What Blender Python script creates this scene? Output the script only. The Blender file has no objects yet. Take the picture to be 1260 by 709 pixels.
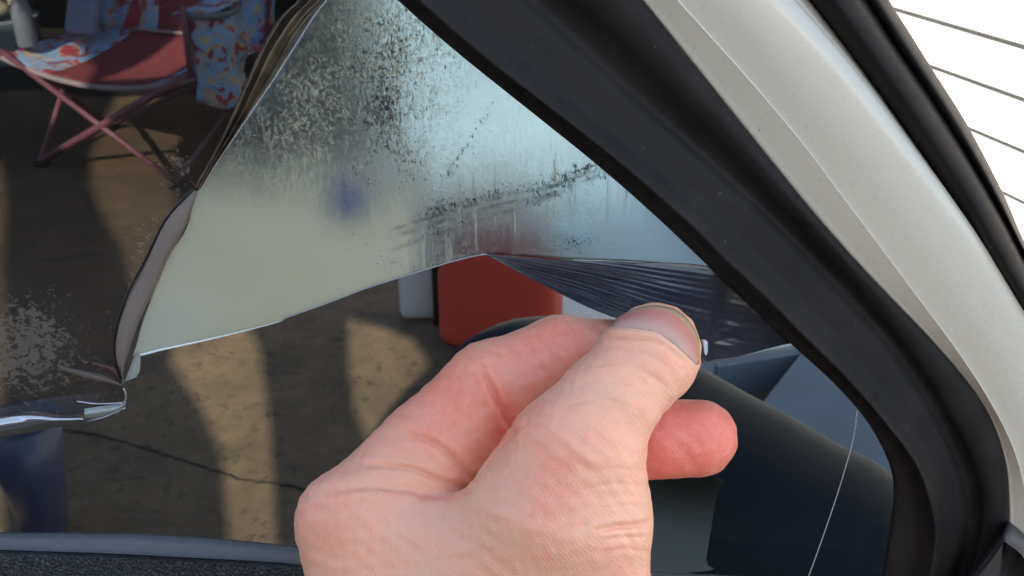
import bpy, bmesh, math, random
import numpy as np
from mathutils import Vector, Matrix
random.seed(4)
S = bpy.context.scene
COL = S.collection
R = math.radians

# ------------------------------------------------------------------ camera, sky, sun, exposure
F = 1210.0; PITCH = R(26)
cam_d = bpy.data.cameras.new('camera'); cam = bpy.data.objects.new('camera', cam_d); COL.objects.link(cam)
cam_d.sensor_width = 36; cam_d.lens = 36*F/1260; cam_d.clip_start = .005; cam_d.clip_end = 500
cam.rotation_euler = (R(90)-PITCH, 0, 0)
cam_d.dof.use_dof = True; cam_d.dof.focus_distance = .2; cam_d.dof.aperture_fstop = 60
S.camera = cam
TO_SUN = Vector((-.25, -.8, .55)).normalized()
world = bpy.data.worlds.new('World'); S.world = world; world.use_nodes = True
wn = world.node_tree.nodes; sky = wn.new('ShaderNodeTexSky'); sky.sky_type = 'NISHITA'; sky.sun_disc = False
sky.sun_elevation = math.asin(TO_SUN.z); sky.sun_rotation = math.atan2(TO_SUN.x, TO_SUN.y)
sky.air_density = 1.0; sky.dust_density = .6; sky.ozone_density = 1.0
wn['Background'].inputs['Strength'].default_value = .10
world.node_tree.links.new(sky.outputs[0], wn['Background'].inputs[0])
sun_d = bpy.data.lights.new('sun', 'SUN'); sun = bpy.data.objects.new('sun', sun_d); COL.objects.link(sun)
sun_d.energy = 4.8; sun_d.angle = R(.4); sun_d.color = (1, .84, .64)
sun.rotation_euler = TO_SUN.to_track_quat('Z', 'Y').to_euler()
S.view_settings.view_transform = 'Standard'; S.view_settings.look = 'None'
S.view_settings.exposure = 2.38; S.view_settings.gamma = 1
S.cycles.max_bounces = 12; S.cycles.transparent_max_bounces = 24; S.cycles.transmission_bounces = 10
S.cycles.use_denoising = True; S.cycles.caustics_refractive = False; S.cycles.caustics_reflective = False

# ------------------------------------------------------------------ geometry helpers
UP = Vector((0, math.sin(PITCH), math.cos(PITCH))); FW = Vector((0, math.cos(PITCH), -math.sin(PITCH)))
YG = .198; ZG = -1.25
def ray(px, py): return FW + Vector(((px-630)/F, 0, 0)) + UP*(-(py-354.5)/F)
def at_depth(px, py, d): return ray(px, py)*d
def on_y(px, py, Y): r = ray(px, py); return r*(Y/r.y)
def on_glass(px, py, off=0): return on_y(px, py, YG-off)
def on_ground(px, py, dz=0): r = ray(px, py); return r*((ZG+dz)/r.z)

def spline(pts, n):
    """resample a polyline (any dimension) as a Catmull-Rom curve by arc length"""
    P = np.array(pts, float)
    if len(P) < 3:
        t = np.linspace(0, 1, n)[:, None]; return P[0]*(1-t)+P[-1]*t
    Q = np.vstack([2*P[0]-P[1], P, 2*P[-1]-P[-2]]); out = []
    for i in range(len(P)-1):
        a, b, c, d = Q[i:i+4]
        for t in np.linspace(0, 1, 24, endpoint=False):
            out.append(.5*((2*b)+(c-a)*t+(2*a-5*b+4*c-d)*t*t+(3*b-a-3*c+d)*t**3))
    out.append(P[-1]); out = np.array(out)
    s = np.r_[0, np.cumsum(np.linalg.norm(np.diff(out[:, :2], axis=0), axis=1))]
    u = np.linspace(0, s[-1], n)
    return np.stack([np.interp(u, s, out[:, k]) for k in range(out.shape[1])], 1)

def tag(o, label=None, cat=None, group=None, kind=None):
    if label: o['label'] = label
    if cat: o['category'] = cat
    if group: o['group'] = group
    if kind: o['kind'] = kind
    return o
def obj(name, me, mat=None, parent=None):
    o = bpy.data.objects.new(name, me); COL.objects.link(o)
    if mat: 
        if len(me.materials) == 0: me.materials.append(mat)
    if parent:
        o.parent = parent
        M = Matrix(); p = parent
        while p: M = p.matrix_basis @ p.matrix_parent_inverse @ M if False else (p.matrix_parent_inverse @ p.matrix_basis) @ M; p = p.parent
        o.matrix_parent_inverse = M.inverted()
    return o
def empty(name, loc, label=None, cat=None, group=None):
    o = bpy.data.objects.new(name, None); COL.objects.link(o); o.location = loc; o.empty_display_size = .05
    return tag(o, label, cat, group)
def mesh(name, verts, faces, smooth=True):
    me = bpy.data.meshes.new(name); me.from_pydata([tuple(v) for v in verts], [], [tuple(int(i) for i in f) for f in faces])
    me.update()
    if smooth: me.polygons.foreach_set('use_smooth', [True]*len(me.polygons))
    return me
def grid_faces(n, m, wrap=False):
    f = []
    for i in range(n-1):
        for j in range(m if wrap else m-1):
            k = (j+1) % m
            f.append((i*m+j, i*m+k, (i+1)*m+k, (i+1)*m+j))
    return f
def bm_mesh(name, bm, smooth=False):
    me = bpy.data.meshes.new(name); bmesh.ops.recalc_face_normals(bm, faces=bm.faces); bm.to_mesh(me); bm.free()
    if smooth: me.polygons.foreach_set('use_smooth', [True]*len(me.polygons))
    return me
def box(bm, c, s, bev=0, rot=None):
    g = bmesh.ops.create_cube(bm, size=1); M = Matrix.Translation(c) @ (rot or Matrix()) @ Matrix.Diagonal((*s, 1))
    bmesh.ops.transform(bm, matrix=M, verts=g['verts'])
    if bev: bmesh.ops.bevel(bm, geom=list({e for v in g['verts'] for e in v.link_edges}), offset=bev, segments=2, affect='EDGES', profile=.5)
def tube(name, pts, r, seg=8, n=None, caps=True):
    P = [Vector(p) for p in (spline(pts, n) if n else pts)]
    rr = r if hasattr(r, '__len__') else [r]*len(P)
    V = []
    for i, p in enumerate(P):
        t = (P[min(i+1, len(P)-1)]-P[max(i-1, 0)]).normalized()
        a = t.orthogonal().normalized() if i == 0 else (a - t*a.dot(t)).normalized()
        b = t.cross(a)
        for k in range(seg):
            q = 2*math.pi*k/seg; V.append(p+(a*math.cos(q)+b*math.sin(q))*rr[i])
    Fc = grid_faces(len(P), seg, True)
    if caps: Fc += [tuple(range(seg))[::-1], tuple(range((len(P)-1)*seg, len(P)*seg))]
    return mesh(name, V, Fc)
def lathe(name, prof, c, seg=40):
    V = [Vector((c[0]+r*math.cos(2*math.pi*k/seg), c[1]+r*math.sin(2*math.pi*k/seg), c[2]+z)) for r, z in prof for k in range(seg)]
    Fc = grid_faces(len(prof), seg, True)
    Fc += [tuple(range(seg))[::-1], tuple(range((len(prof)-1)*seg, len(prof)*seg))]
    return mesh(name, V, Fc)
def resample_rail(a, n=90): return spline(a, n)
def loft(name, rails, sub=6, n=110, lin=False):
    """rails: (pixel polyline, offset mm toward the viewer); smooth skin across them"""
    rs = []
    for pts, off in rails:
        q = spline(pts, n); rs.append(np.array([on_glass(x, y, off/1000) for x, y in q]))
    rs = np.array(rs); m = len(rs)
    out = []
    for j in range(n):
        P = rs[:, j]
        if lin: out.append(P); continue
        Q = np.vstack([2*P[0]-P[1], P, 2*P[-1]-P[-2]])
        row = []
        for i in range(m-1):
            a, b, c, d = Q[i:i+4]
            for t in np.linspace(0, 1, sub, endpoint=False):
                row.append(.5*((2*b)+(c-a)*t+(2*a-5*b+4*c-d)*t*t+(3*b-a-3*c+d)*t**3))
        row.append(P[-1]); out.append(np.array(row))
    out = np.array(out); k = out.shape[1]
    return mesh(name, out.reshape(-1, 3), [f[::-1] for f in grid_faces(n, k)])
def solidify(o, t, off=-1):
    m = o.modifiers.new('thickness', 'SOLIDIFY'); m.thickness = t; m.offset = off; return o

# ------------------------------------------------------------------ material helpers
def mat(name, base=(.5, .5, .5), rough=.5, metal=0, spec=.5, coat=0, coat_r=.05, sss=0, trans=0):
    m = bpy.data.materials.new(name); m.use_nodes = True; b = m.node_tree.nodes['Principled BSDF']
    b.inputs['Base Color'].default_value = (*base, 1); b.inputs['Roughness'].default_value = rough
    b.inputs['Metallic'].default_value = metal; b.inputs['Specular IOR Level'].default_value = spec
    b.inputs['Coat Weight'].default_value = coat; b.inputs['Coat Roughness'].default_value = coat_r
    return m
class NT:
    def __init__(s, m): s.m = m; s.t = m.node_tree; s.n = s.t.nodes; s.l = s.t.links; s.b = s.n.get('Principled BSDF'); s.out = s.n['Material Output']
    def node(s, ty, **kw):
        n = s.n.new(ty)
        for k, v in kw.items():
            if k in n.bl_rna.properties: setattr(n, k, v)
            else: n.inputs[k.replace('_', ' ')].default_value = v
        return n
    def link(s, a, b): s.l.new(a, b)
    def coord(s, scale=(1, 1, 1), rot=(0, 0, 0), kind='Object'):
        c = s.node('ShaderNodeTexCoord'); mp = s.node('ShaderNodeMapping'); mp.inputs['Scale'].default_value = scale; mp.inputs['Rotation'].default_value = rot
        s.link(c.outputs[kind], mp.inputs[0]); return mp.outputs[0]
    def noise(s, vec, scale, detail=4, rough=.55, dist=0):
        n = s.node('ShaderNodeTexNoise'); n.inputs['Scale'].default_value = scale; n.inputs['Detail'].default_value = detail
        n.inputs['Roughness'].default_value = rough; n.inputs['Distortion'].default_value = dist; s.link(vec, n.inputs['Vector']); return n.outputs['Fac']
    def ramp(s, fac, stops):
        n = s.node('ShaderNodeValToRGB'); e = n.color_ramp.elements
        while len(e) < len(stops): e.new(.5)
        for i, (p, c) in enumerate(stops):
            e[i].position = p; e[i].color = (c, c, c, 1) if not hasattr(c, '__len__') else (*c, 1)
        s.link(fac, n.inputs[0]); return n.outputs[0]
    def math(s, op, a, b=0):
        n = s.node('ShaderNodeMath', operation=op)
        for i, v in enumerate((a, b)):
            if hasattr(v, 'is_output'): s.link(v, n.inputs[i])
            else: n.inputs[i].default_value = v
        return n.outputs[0]
    def mixc(s, f, a, b, mode='MIX'):
        n = s.node('ShaderNodeMix', data_type='RGBA', blend_type=mode)
        for v, i in ((f, 0), (a, 6), (b, 7)):
            if hasattr(v, 'is_output'): s.link(v, n.inputs[i])
            else: n.inputs[i].default_value = v if i == 0 else (*v, 1)
        return n.outputs[2]
    def bump(s, h, strength, dist, target=None):
        n = s.node('ShaderNodeBump'); n.inputs['Strength'].default_value = strength; n.inputs['Distance'].default_value = dist
        s.link(h, n.inputs['Height'])
        s.link(n.outputs[0], (target or s.b).inputs['Normal']); return n.outputs[0]
    def attr(s, name): return s.node('ShaderNodeAttribute', attribute_name=name)

def rubber_mat():
    m = mat('rubber', (.03, .029, .031), .5, spec=.14); t = NT(m); c = t.coord()
    n1 = t.noise(c, 60, 5); n2 = t.noise(c, 2600, 2); n3 = t.noise(c, 380, 3)
    t.link(t.ramp(n1, [(.3, (.013, .0115, .011)), (.7, (.022, .018, .016))]), t.b.inputs['Base Color'])
    sp = t.ramp(t.noise(c, 700, 2), [(.72, 0), (.76, 1)])
    dust = t.ramp(t.noise(t.coord((1, 1, 1), (0, R(40), 0)), 22, 7, .7), [(.52, 0), (.80, .28)]); sp = t.math('MAXIMUM', sp, dust)
    t.link(t.mixc(t.math('MULTIPLY', sp, .35), t.ramp(n1, [(.3, (.013, .0115, .011)), (.7, (.022, .018, .016))]), (.16, .15, .14)), t.b.inputs['Base Color'])
    t.link(t.ramp(n3, [(.3, .52), (.7, .60)]), t.b.inputs['Roughness'])
    t.bump(n2, .15, .00012); return m
M_rubber = rubber_mat()
def paint_mat():
    m = mat('pearl_paint', (.64, .60, .52), .32, spec=.5, coat=.7, coat_r=.06); t = NT(m); c = t.coord()
    n = t.noise(c, 900, 2); d = t.noise(c, 25, 4)
    base = t.mixc(t.ramp(d, [(.35, 0), (.75, .35)]), (.64, .575, .46), (.54, .475, .37))
    t.link(base, t.b.inputs['Base Color']); t.link(t.ramp(n, [(.3, .25), (.7, .4)]), t.b.inputs['Roughness'])
    sp = t.ramp(t.noise(c, 420, 2), [(.76, 0), (.79, 1)])
    t.link(t.mixc(t.math('MULTIPLY', sp, .5), base, (.2, .17, .14)), t.b.inputs['Base Color']); return m
M_paint = paint_mat()
def leather_mat():
    m = mat('grained_vinyl', (.012, .012, .013), .45); t = NT(m); c = t.coord()
    v = t.node('ShaderNodeTexVoronoi', feature='DISTANCE_TO_EDGE'); v.inputs['Scale'].default_value = 950; t.link(c, v.inputs['Vector'])
    t.bump(t.ramp(v.outputs['Distance'], [(0, 0), (.25, 1)]), .8, .0004); return m
M_vinyl = leather_mat()

# ------------------------------------------------------------------ the setting
def ground_mat():
    m = mat('old_concrete', (.2, .18, .16), .85); t = NT(m); c = t.coord()
    n1 = t.noise(c, 1.6, 6, .6); n2 = t.noise(c, 11, 8, .7); n3 = t.noise(c, 120, 4, .7)
    a = t.ramp(n1, [(.3, (.105, .072, .047)), (.7, (.235, .162, .10))])
    b = t.mixc(t.ramp(n2, [(.3, .55), (.6, 0)]), a, (.05, .038, .028))
    pit = t.ramp(t.noise(c, 38, 5, .7, .3), [(.375, 1), (.44, 0)])
    b = t.mixc(t.math('MULTIPLY', pit, .6), b, (.025, .02, .016))
    b = t.mixc(t.ramp(n3, [(.5, 0), (.8, .35)]), b, (.27, .20, .14))
    t.link(b, t.b.inputs['Base Color']); t.bump(n2, .5, .01); return m
M_ground = ground_mat()
g = obj('ground', mesh('ground', [(-60, -40, ZG), (60, -40, ZG), (60, 90, ZG), (-60, 90, ZG)], [(0, 1, 2, 3)]), M_ground)
tag(g, kind='structure')
M_antireflect = mat('antireflect_dark', (.025, .025, .027), .9); t = NT(M_antireflect); t.bump(t.noise(t.coord(), 150, 4), .6, .006)
tag(obj('antireflect_ground', mesh('antireflect_ground', [(-9, -9, ZG+.005), (9, -9, ZG+.005), (9, .35, ZG+.005), (-9, .35, ZG+.005)], [(0, 1, 2, 3)]), M_antireflect), kind='structure')  # unseen dark sheet added behind the camera to cut reflections in the glass
# crack in the concrete (recessed look: a thin dark wedge of filler)
cr = []
for i, (x, y) in enumerate(spline([(60, 528), (110, 533), (165, 548), (230, 568), (300, 590), (360, 598), (430, 616)], 60)):
    w = random.uniform(.15, 1.3)*(.4+.6*abs(math.sin(i*.23)))
    jx = random.uniform(-1, 1); y += random.uniform(-1.3, 1.3); cr += [on_ground(x+jx, y-abs(w)-.4, .003), on_ground(x+jx, y+abs(w)+.4, .003)]
tag(obj('ground_crack', mesh('ground_crack', cr, [(2*i, 2*i+1, 2*i+3, 2*i+2) for i in range(59)]), mat('crack_dirt', (.02, .016, .013), .95)), kind='structure')

def walk_mat():
    m = mat('pale_concrete', (.5, .5, .5), .85); t = NT(m); c = t.coord()
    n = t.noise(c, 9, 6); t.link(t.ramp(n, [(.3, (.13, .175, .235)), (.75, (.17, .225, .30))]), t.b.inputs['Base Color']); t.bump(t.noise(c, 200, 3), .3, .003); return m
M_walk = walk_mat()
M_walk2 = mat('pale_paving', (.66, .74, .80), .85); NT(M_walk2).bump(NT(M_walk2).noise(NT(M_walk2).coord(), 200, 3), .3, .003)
def slab(name, px, h):
    top = [on_ground(x, y, h) for x, y in px]; n = len(top)
    V = top+[Vector((v.x, v.y, ZG-.02)) for v in top]
    Fc = [tuple(range(n))[::-1]]+[(i, (i+1) % n, n+(i+1) % n, n+i) for i in range(n)]
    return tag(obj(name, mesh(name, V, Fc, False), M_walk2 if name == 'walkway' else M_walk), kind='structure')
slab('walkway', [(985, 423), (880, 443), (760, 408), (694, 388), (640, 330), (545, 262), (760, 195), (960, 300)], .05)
M_shade = mat('painted_shade', (.022, .019, .016), .7); t = NT(M_shade); t.bump(t.noise(t.coord(), 6, 5), .3, .01)  # near-black colour stands in for the shade behind the chair
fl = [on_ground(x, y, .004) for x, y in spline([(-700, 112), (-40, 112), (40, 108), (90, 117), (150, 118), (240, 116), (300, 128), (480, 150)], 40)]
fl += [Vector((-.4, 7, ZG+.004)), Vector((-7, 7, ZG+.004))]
tag(obj('garage_shade_floor', mesh('garage_shade_floor', fl, [tuple(range(len(fl)))]), M_shade), kind='structure')
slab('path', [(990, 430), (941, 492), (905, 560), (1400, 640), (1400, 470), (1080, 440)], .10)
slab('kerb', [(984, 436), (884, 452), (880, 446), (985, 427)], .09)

# house wall with lap siding
M_siding = mat('white_siding', (.72, .72, .71), .55); t = NT(M_siding); c = t.coord()
t.bump(t.noise(t.coord((60, 1, 60)), 3, 3), .15, .002)
W0 = Vector((1.14, 2.45, 0)); WD = Vector((-.2655, .964, 0)).normalized(); WN = Vector((-WD.y, WD.x, 0))
L0, L1 = -2.6, 8.2
hw = empty('house_wall', W0+WD*L0+Vector((0, 0, ZG)), 'sunlit white house wall clad in horizontal lap siding beyond the car door', 'house')
pm = None
E = .1143
def plank(a, b, wn):
    prof = [(-.014, .018), (.013, .018), (.004, E), (-.014, E)]
    V = [p+wn*o+Vector((0, 0, ZG+z)) for p in (a, b) for o, z in prof]
    return mesh('siding_board', V, [(0, 4, 5, 1), (1, 5, 6, 2), (2, 6, 7, 3), (3, 7, 4, 0), (0, 1, 2, 3), (7, 6, 5, 4)], False)
def plank_mesh(): return plank(W0+WD*L0, W0+WD*L1, WN)
pm = plank_mesh()
for k in range(30):
    o = obj('siding_board', pm, M_siding, hw); o.location = (0, 0, .06+k*E)
bm = bmesh.new(); a, b = W0+WD*L0, W0+WD*L1; a = a-WN*.02; b = b-WN*.02; nW = -WN*.15
V = [bm.verts.new(p) for p in (a, b, b+nW, a+nW)]; top = bmesh.ops.extrude_face_region(bm, geom=[bm.faces.new(V)])
bmesh.ops.translate(bm, vec=(0, 0, 3.5), verts=[v for v in top['geom'] if isinstance(v, bmesh.types.BMVert)])
bmesh.ops.translate(bm, vec=(0, 0, ZG), verts=bm.verts)
obj('wall', bm_mesh('wall', bm), mat('wall_sheathing', (.30, .30, .28), .9), hw)

# return wall of the same house, nearer, facing the camera
V0 = Vector((-.36, 3.12, 0)); V1 = Vector((.70, 3.95, 0)); vd = (V1-V0).normalized(); vn = Vector((vd.y, -vd.x, 0))
hr = empty('boarded_wall', V0+Vector((0, 0, ZG)), 'low sunlit white boarded wall blurred behind the cloudy adhesive', 'wall')
pm2 = plank(V0, V1, vn)
for k in range(8):
    o = obj('siding_board', pm2, M_siding, hr); o.location = (0, 0, .03+k*E)
bm = bmesh.new(); box(bm, (V0+V1)/2-vn*.085+Vector((0, 0, ZG+.475)), ((V1-V0).length, .12, .95), 0, Matrix.Rotation(math.atan2(vd.y, vd.x), 4, 'Z'))
obj('core', bm_mesh('core', bm), M_siding, hr)

# dark open garage behind the chair
ga = empty('garage', (-2.5, 6.6, ZG), 'dark open garage interior behind the camp chair', 'garage')
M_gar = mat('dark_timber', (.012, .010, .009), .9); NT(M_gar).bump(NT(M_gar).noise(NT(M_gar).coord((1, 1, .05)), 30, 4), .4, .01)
for nm, c, s in (('back_wall', (-3.2, 6.9, .2), (5.6, .1, 2.9)), ('roof', (-3.2, 5.9, 1.45), (5.6, 2.4, .1)), ('sun_baffle', (-3.2, 4.66, .70), (5.6, .06, 1.6)), ('side_wall', (-.46, 5.95, .05), (.08, 1.9, 2.6))):  # unseen front panel added over the opening to block sun inside
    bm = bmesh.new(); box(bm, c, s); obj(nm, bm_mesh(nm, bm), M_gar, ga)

# added unseen screen behind the camera, holes shaped to cast shade and sun patches
def trace(p, Y=-1.2): k = (Y-p.y)/TO_SUN.y; return p+TO_SUN*k
patches = [
    [on_ground(*p) for p in [(140, 108), (150, 92), (228, 92), (236, 104), (222, 122), (233, 148), (215, 180), (214, 230), (222, 300), (215, 380), (165, 365), (150, 310), (130, 275), (112, 235), (112, 190), (125, 150), (143, 122)]],
    [on_ground(*p) for p in [(215, 405), (308, 395), (322, 440), (333, 520), (343, 700), (285, 720), (272, 565), (247, 505), (208, 448)]],
    [on_ground(*p) for p in [(428, 390), (470, 402), (508, 415), (532, 450), (500, 480), (470, 515), (452, 548), (436, 505), (429, 450)]],
    [on_ground(*p) for p in [(-60, 190), (2, 200), (9, 260), (4, 330), (9, 400), (4, 560), (7, 720), (-60, 720)]],
]
patches.append([on_y(*p, 3.72) for p in [(150, -40), (220, -40), (224, 50), (232, 112), (143, 112), (152, 50)]])
HP = [[(trace(v).x, trace(v).z) for v in q] for q in patches]
X0, X1, Z1 = -5.2, -.15, 3.4
def holed(name, outline, holes, m, par):
    cu = bpy.data.curves.new(name, 'CURVE'); cu.dimensions = '2D'; cu.fill_mode = 'BOTH'; cu.extrude = .012
    for pts in [outline]+holes:
        s = cu.splines.new('POLY'); s.points.add(len(pts)-1); s.use_cyclic_u = True
        for p, q in zip(s.points, pts): p.co = (q[0], q[1], 0, 1)
    tmp = bpy.data.objects.new('tmp', cu); COL.objects.link(tmp)
    me = bpy.data.meshes.new_from_object(tmp.evaluated_get(bpy.context.evaluated_depsgraph_get())); bpy.data.objects.remove(tmp)
    me.transform(Matrix.Translation((0, -1.2, 0)) @ Matrix.Rotation(R(90), 4, 'X'))
    return obj(name, me, m, par)
shade_screen = empty('shade_screen', (-2, -1.2, ZG), 'added unseen screen behind the camera, holed to cast shade and sun patches', 'shade_screen')
ZS = .2
holed('screen_foot', [(X0, ZG), (.06, ZG), (.06, ZS), (X0, ZS)], [], mat('screen_dark', (.05, .047, .045), .85), shade_screen)  # dark lower half keeps the added screen out of glass reflections
holed('screen_top', [(X0, ZS), (.06, ZS), (.06, 1.0), (-.15, 1.25), (-.35, 1.72), (-1.75, 1.80), (-1.95, Z1), (X0, Z1)], HP, mat('screen_pale', (.72, .70, .66), .8), shade_screen)  # pale upper half of the added screen bounces light onto the hand

# ------------------------------------------------------------------ camp chair
def fabric_mat(name, centre=False):
    m = mat(name, (.4, .45, .6), .9); t = NT(m)
    if centre:
        n = t.noise(t.coord(), 40, 3); t.link(t.ramp(n, [(.3, (.22, .042, .055)), (.7, (.31, .065, .075))]), t.b.inputs['Base Color'])
    else:
        c = t.coord(); n = t.noise(c, 10, 3, .5, 1.2); n2 = t.noise(t.coord((1.1, 1, 1.3)), 12, 2, .5, 1.5)
        a = t.ramp(n, [(.36, (.50, .07, .10)), (.41, (.62, .50, .42)), (.46, (.30, .50, .78)), (.58, (.36, .58, .85)), (.63, (.70, .52, .28)), (.70, (.55, .60, .70))])
        a = t.mixc(t.ramp(n2, [(.56, 0), (.60, 1)]), a, (.40, .06, .10))
        t.link(a, t.b.inputs['Base Color'])
    return m
M_fab = fabric_mat('floral_fabric'); M_mar = fabric_mat('maroon_fabric', True)
M_pink = mat('pink_tube', (.25, .10, .14), .45); M_black = mat('black_plastic', (.012, .012, .012), .5)
M_pipe = mat('piping', (.40, .33, .36), .8); M_steel = mat('grey_pad', (.18, .22, .26), .5)
ch = empty('camp_chair', (-1.52, 3.55, ZG), 'folding camp chair with blue floral fabric and pink crossed legs on the concrete', 'chair')
ch.rotation_euler = (0, 0, R(-22))
bpy.context.view_layer.update()
MC = ch.matrix_basis.copy()
def cl(x, y, z): return MC @ Vector((x, y, z))
def cpart(name, me, m, par=ch):
    o = obj(name, me, m); o.parent = par; 
    o.matrix_parent_inverse = MC.inverted(); return o
def fab(name, fn, u0, u1, n=14, m_=14):
    V = [cl(*fn(u0+(u1-u0)*i/(n-1), j/(m_-1))) for i in range(n) for j in range(m_)]
    return mesh(name, V, grid_faces(n, m_))
def seat_f(u, v):   # u across -1..1, v front to back
    return (u*.45, v*.50, .41-.075*(1-u*u)*(1-v)+.02*v-.03*(1-u*u)*math.sin(math.pi*v))
def back_f(u, v):
    return (u*(.44-.02*v), .50+.14*v+.05*(1-u*u)*v, .43+.50*v)
for nm, fn, w_ in (('seat', seat_f, .5), ('backrest', back_f, .27)):
    s = cpart(nm, fab(nm, fn, -w_, w_), M_mar); solidify(s, .006)
    for a, b in ((-1, -w_), (w_, 1)):
        q = obj('side_panel', fab('side_panel', fn, a, b), M_fab); q.parent = s; solidify(q, .006)
cpart('front_piping', tube('front_piping', [cl(*seat_f(u, 0)) for u in np.linspace(-1, 1, 20)], .011), M_pipe)
cpart('seam_piping', tube('seam_piping', [cl(*(Vector(seat_f(u, 1))+Vector((0, -.02, .01)))) for u in np.linspace(-.5, .7, 16)], .008), M_pipe)
for nm, a, b, r in (('cross_leg', (-.32, -.03, .02), (.43, 0, .42), .015), ('cross_leg', (.33, -.03, .02), (-.43, 0, .43), .011),
                 ('cross_leg', (-.42, .46, .02), (.42, .5, .40), .011), ('cross_leg', (.42, .46, .02), (-.42, .5, .40), .011),
                 ('side_leg', (-.32, -.03, .02), (-.44, .40, .40), .011), ('side_leg', (-.42, .46, .02), (-.44, .03, .42), .011),
                 ('side_leg', (.33, -.03, .02), (.44, .46, .40), .011), ('side_leg', (.42, .46, .02), (.44, .02, .42), .011),
                 ('arm_post', (-.44, .0, .40), (-.45, -.02, .66), .011), ('arm_post', (.44, .0, .40), (.46, -.02, .66), .011),
                 ('back_post', (-.43, .44, .36), (-.42, .62, .92), .011), ('back_post', (.43, .44, .36), (.42, .62, .92), .011)):
    cpart(nm, tube(nm, [cl(*a), cl(*b)], r), M_pink)
for x, y in ((-.32, -.03), (.33, -.03), (-.42, .46), (.42, .46)):
    bm = bmesh.new(); box(bm, cl(x, y, .014), (.06, .045, .028), .008); cpart('foot', bm_mesh('foot', bm), M_black)
def arm_f(sx): return lambda u, v: (sx*(.46+.06*u+.01*math.sin(v*9)), .0+v*.5, .63+.02*math.sin(v*3)-.012*u*u)
for sx in (-1, 1):
    solidify(cpart('armrest', fab('armrest', arm_f(sx), -1, 1), M_fab), .008)
def pocket_f(u, v): return (.50+.075*math.cos(u*3.1)+.01*math.sin(v*7+u*4), .07+.075*math.sin(u*3.1)-.01*v, .62-.30*v+.012*math.sin(u*8))
pk = cpart('cup_pocket', fab('cup_pocket', pocket_f, -1, 1, 26, 14), M_fab); solidify(pk, .004)
q = obj('pocket_rim', tube('pocket_rim', [cl(.50+.078*math.cos(a), .07+.078*math.sin(a), .625) for a in np.linspace(0, 6.28, 24)], .011), M_steel); q.parent = pk
def skirt_f(u, v): return (.455+.012*math.sin(v*10+u*3), .14+.17*u+.02*math.sin(v*5), .62-.30*v)
solidify(cpart('side_fabric', fab('side_fabric', skirt_f, -.6, 1, 16, 14), M_fab), .004)
# folded bag and bottle on the seat
bm = bmesh.new(); Mz = MC.to_3x3().to_4x4()
box(bm, cl(-.335, .36, .56), (.15, .05, .26), .02, Mz @ Matrix.Rotation(R(-24), 4, 'X'))
bg = obj('shopping_bag', bm_mesh('shopping_bag', bm), mat('pale_blue_cloth', (.28, .34, .50), .8)); tag(bg, 'pale blue flat bag standing on the camp chair seat', 'bag')
bo = empty('bottle', cl(-.40, .10, .43), 'small pale bottle leaning in the left corner of the camp chair', 'bottle')
obj('body', lathe('body', [(.034, 0), (.037, .01), (.037, .14), (.03, .165), (.018, .18)], cl(-.40, .10, .43), 20), mat('pale_plastic', (.22, .26, .32), .35), bo)
obj('cap', lathe('cap', [(.019, .18), (.02, .182), (.02, .205), (.012, .207)], cl(-.40, .10, .43), 16), mat('white_cap', (.6, .6, .62), .5), bo)

# ------------------------------------------------------------------ small things on the ground
M_blue = mat('blue_plastic', (.075, .08, .14), .35, coat=.2)
def pail(px, py, h, r0, r1, m, label, cat, name):
    p = on_ground(px, py); e = empty(name, p, label, cat)
    obj('body', lathe('body', [(r0*.9, 0), (r0, .008), (r0+(r1-r0)*.5, h*.5), (r1, h*.93), (r1*.93, h*.93), (r0*.9, .02)], p), m, e)
    if h < .25: obj('rim', lathe('rim', [(r1*.92, h*.93), (r1*1.06, h*.91), (r1*1.08, h*.96), (r1*1.04, h), (r1*.94, h)], p), m, e)
    tb = tube('handle', [p+Vector((r1*1.07*math.cos(a), -.04-r1*.25*math.sin(a), h*.95-h*.28*math.sin(a))) for a in np.linspace(0, math.pi, 14)], .0025)
    if h < .25: obj('handle', tb, mat('wire', (.4, .4, .42), .3, 1), e); return e
pail(58, 652, .27, .042, .072, M_blue, 'dark blue tapered pail on the concrete just past the door sill', 'pail', 'pail')
pail(425, 300, .19, .07, .09, mat('bright_blue_plastic', (.05, .09, .85), .4), 'bright blue pail standing behind the cloudy adhesive', 'pail', 'pail')
p = on_ground(4, 74); e = empty('stock_pot', p, 'blue grey metal pot at the far left behind the camp chair', 'pot')
M_pot = mat('blue_grey_enamel', (.42, .52, .62), .3)
obj('body', lathe('body', [(.19, 0), (.205, .01), (.21, .10), (.215, .11), (.22, .22), (.235, .24), (.21, .24), (.19, .02)], p), M_pot, e)
bm = bmesh.new()
for k in range(26):
    a = random.random()*6.28; r = random.random()*.17
    g = bmesh.ops.create_icosphere(bm, subdivisions=2, radius=random.uniform(.035, .06)); 
    bmesh.ops.transform(bm, matrix=Matrix.Translation(p+Vector((r*math.cos(a), r*math.sin(a), .25+random.uniform(-.02, .05)*(1-r*3)+.04))) @ Matrix.Diagonal((1.2, 1, .7, 1)), verts=g['verts'])
obj('filling', bm_mesh('filling', bm, True), mat('beige_filling', (.42, .38, .30), .9), e)

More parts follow.
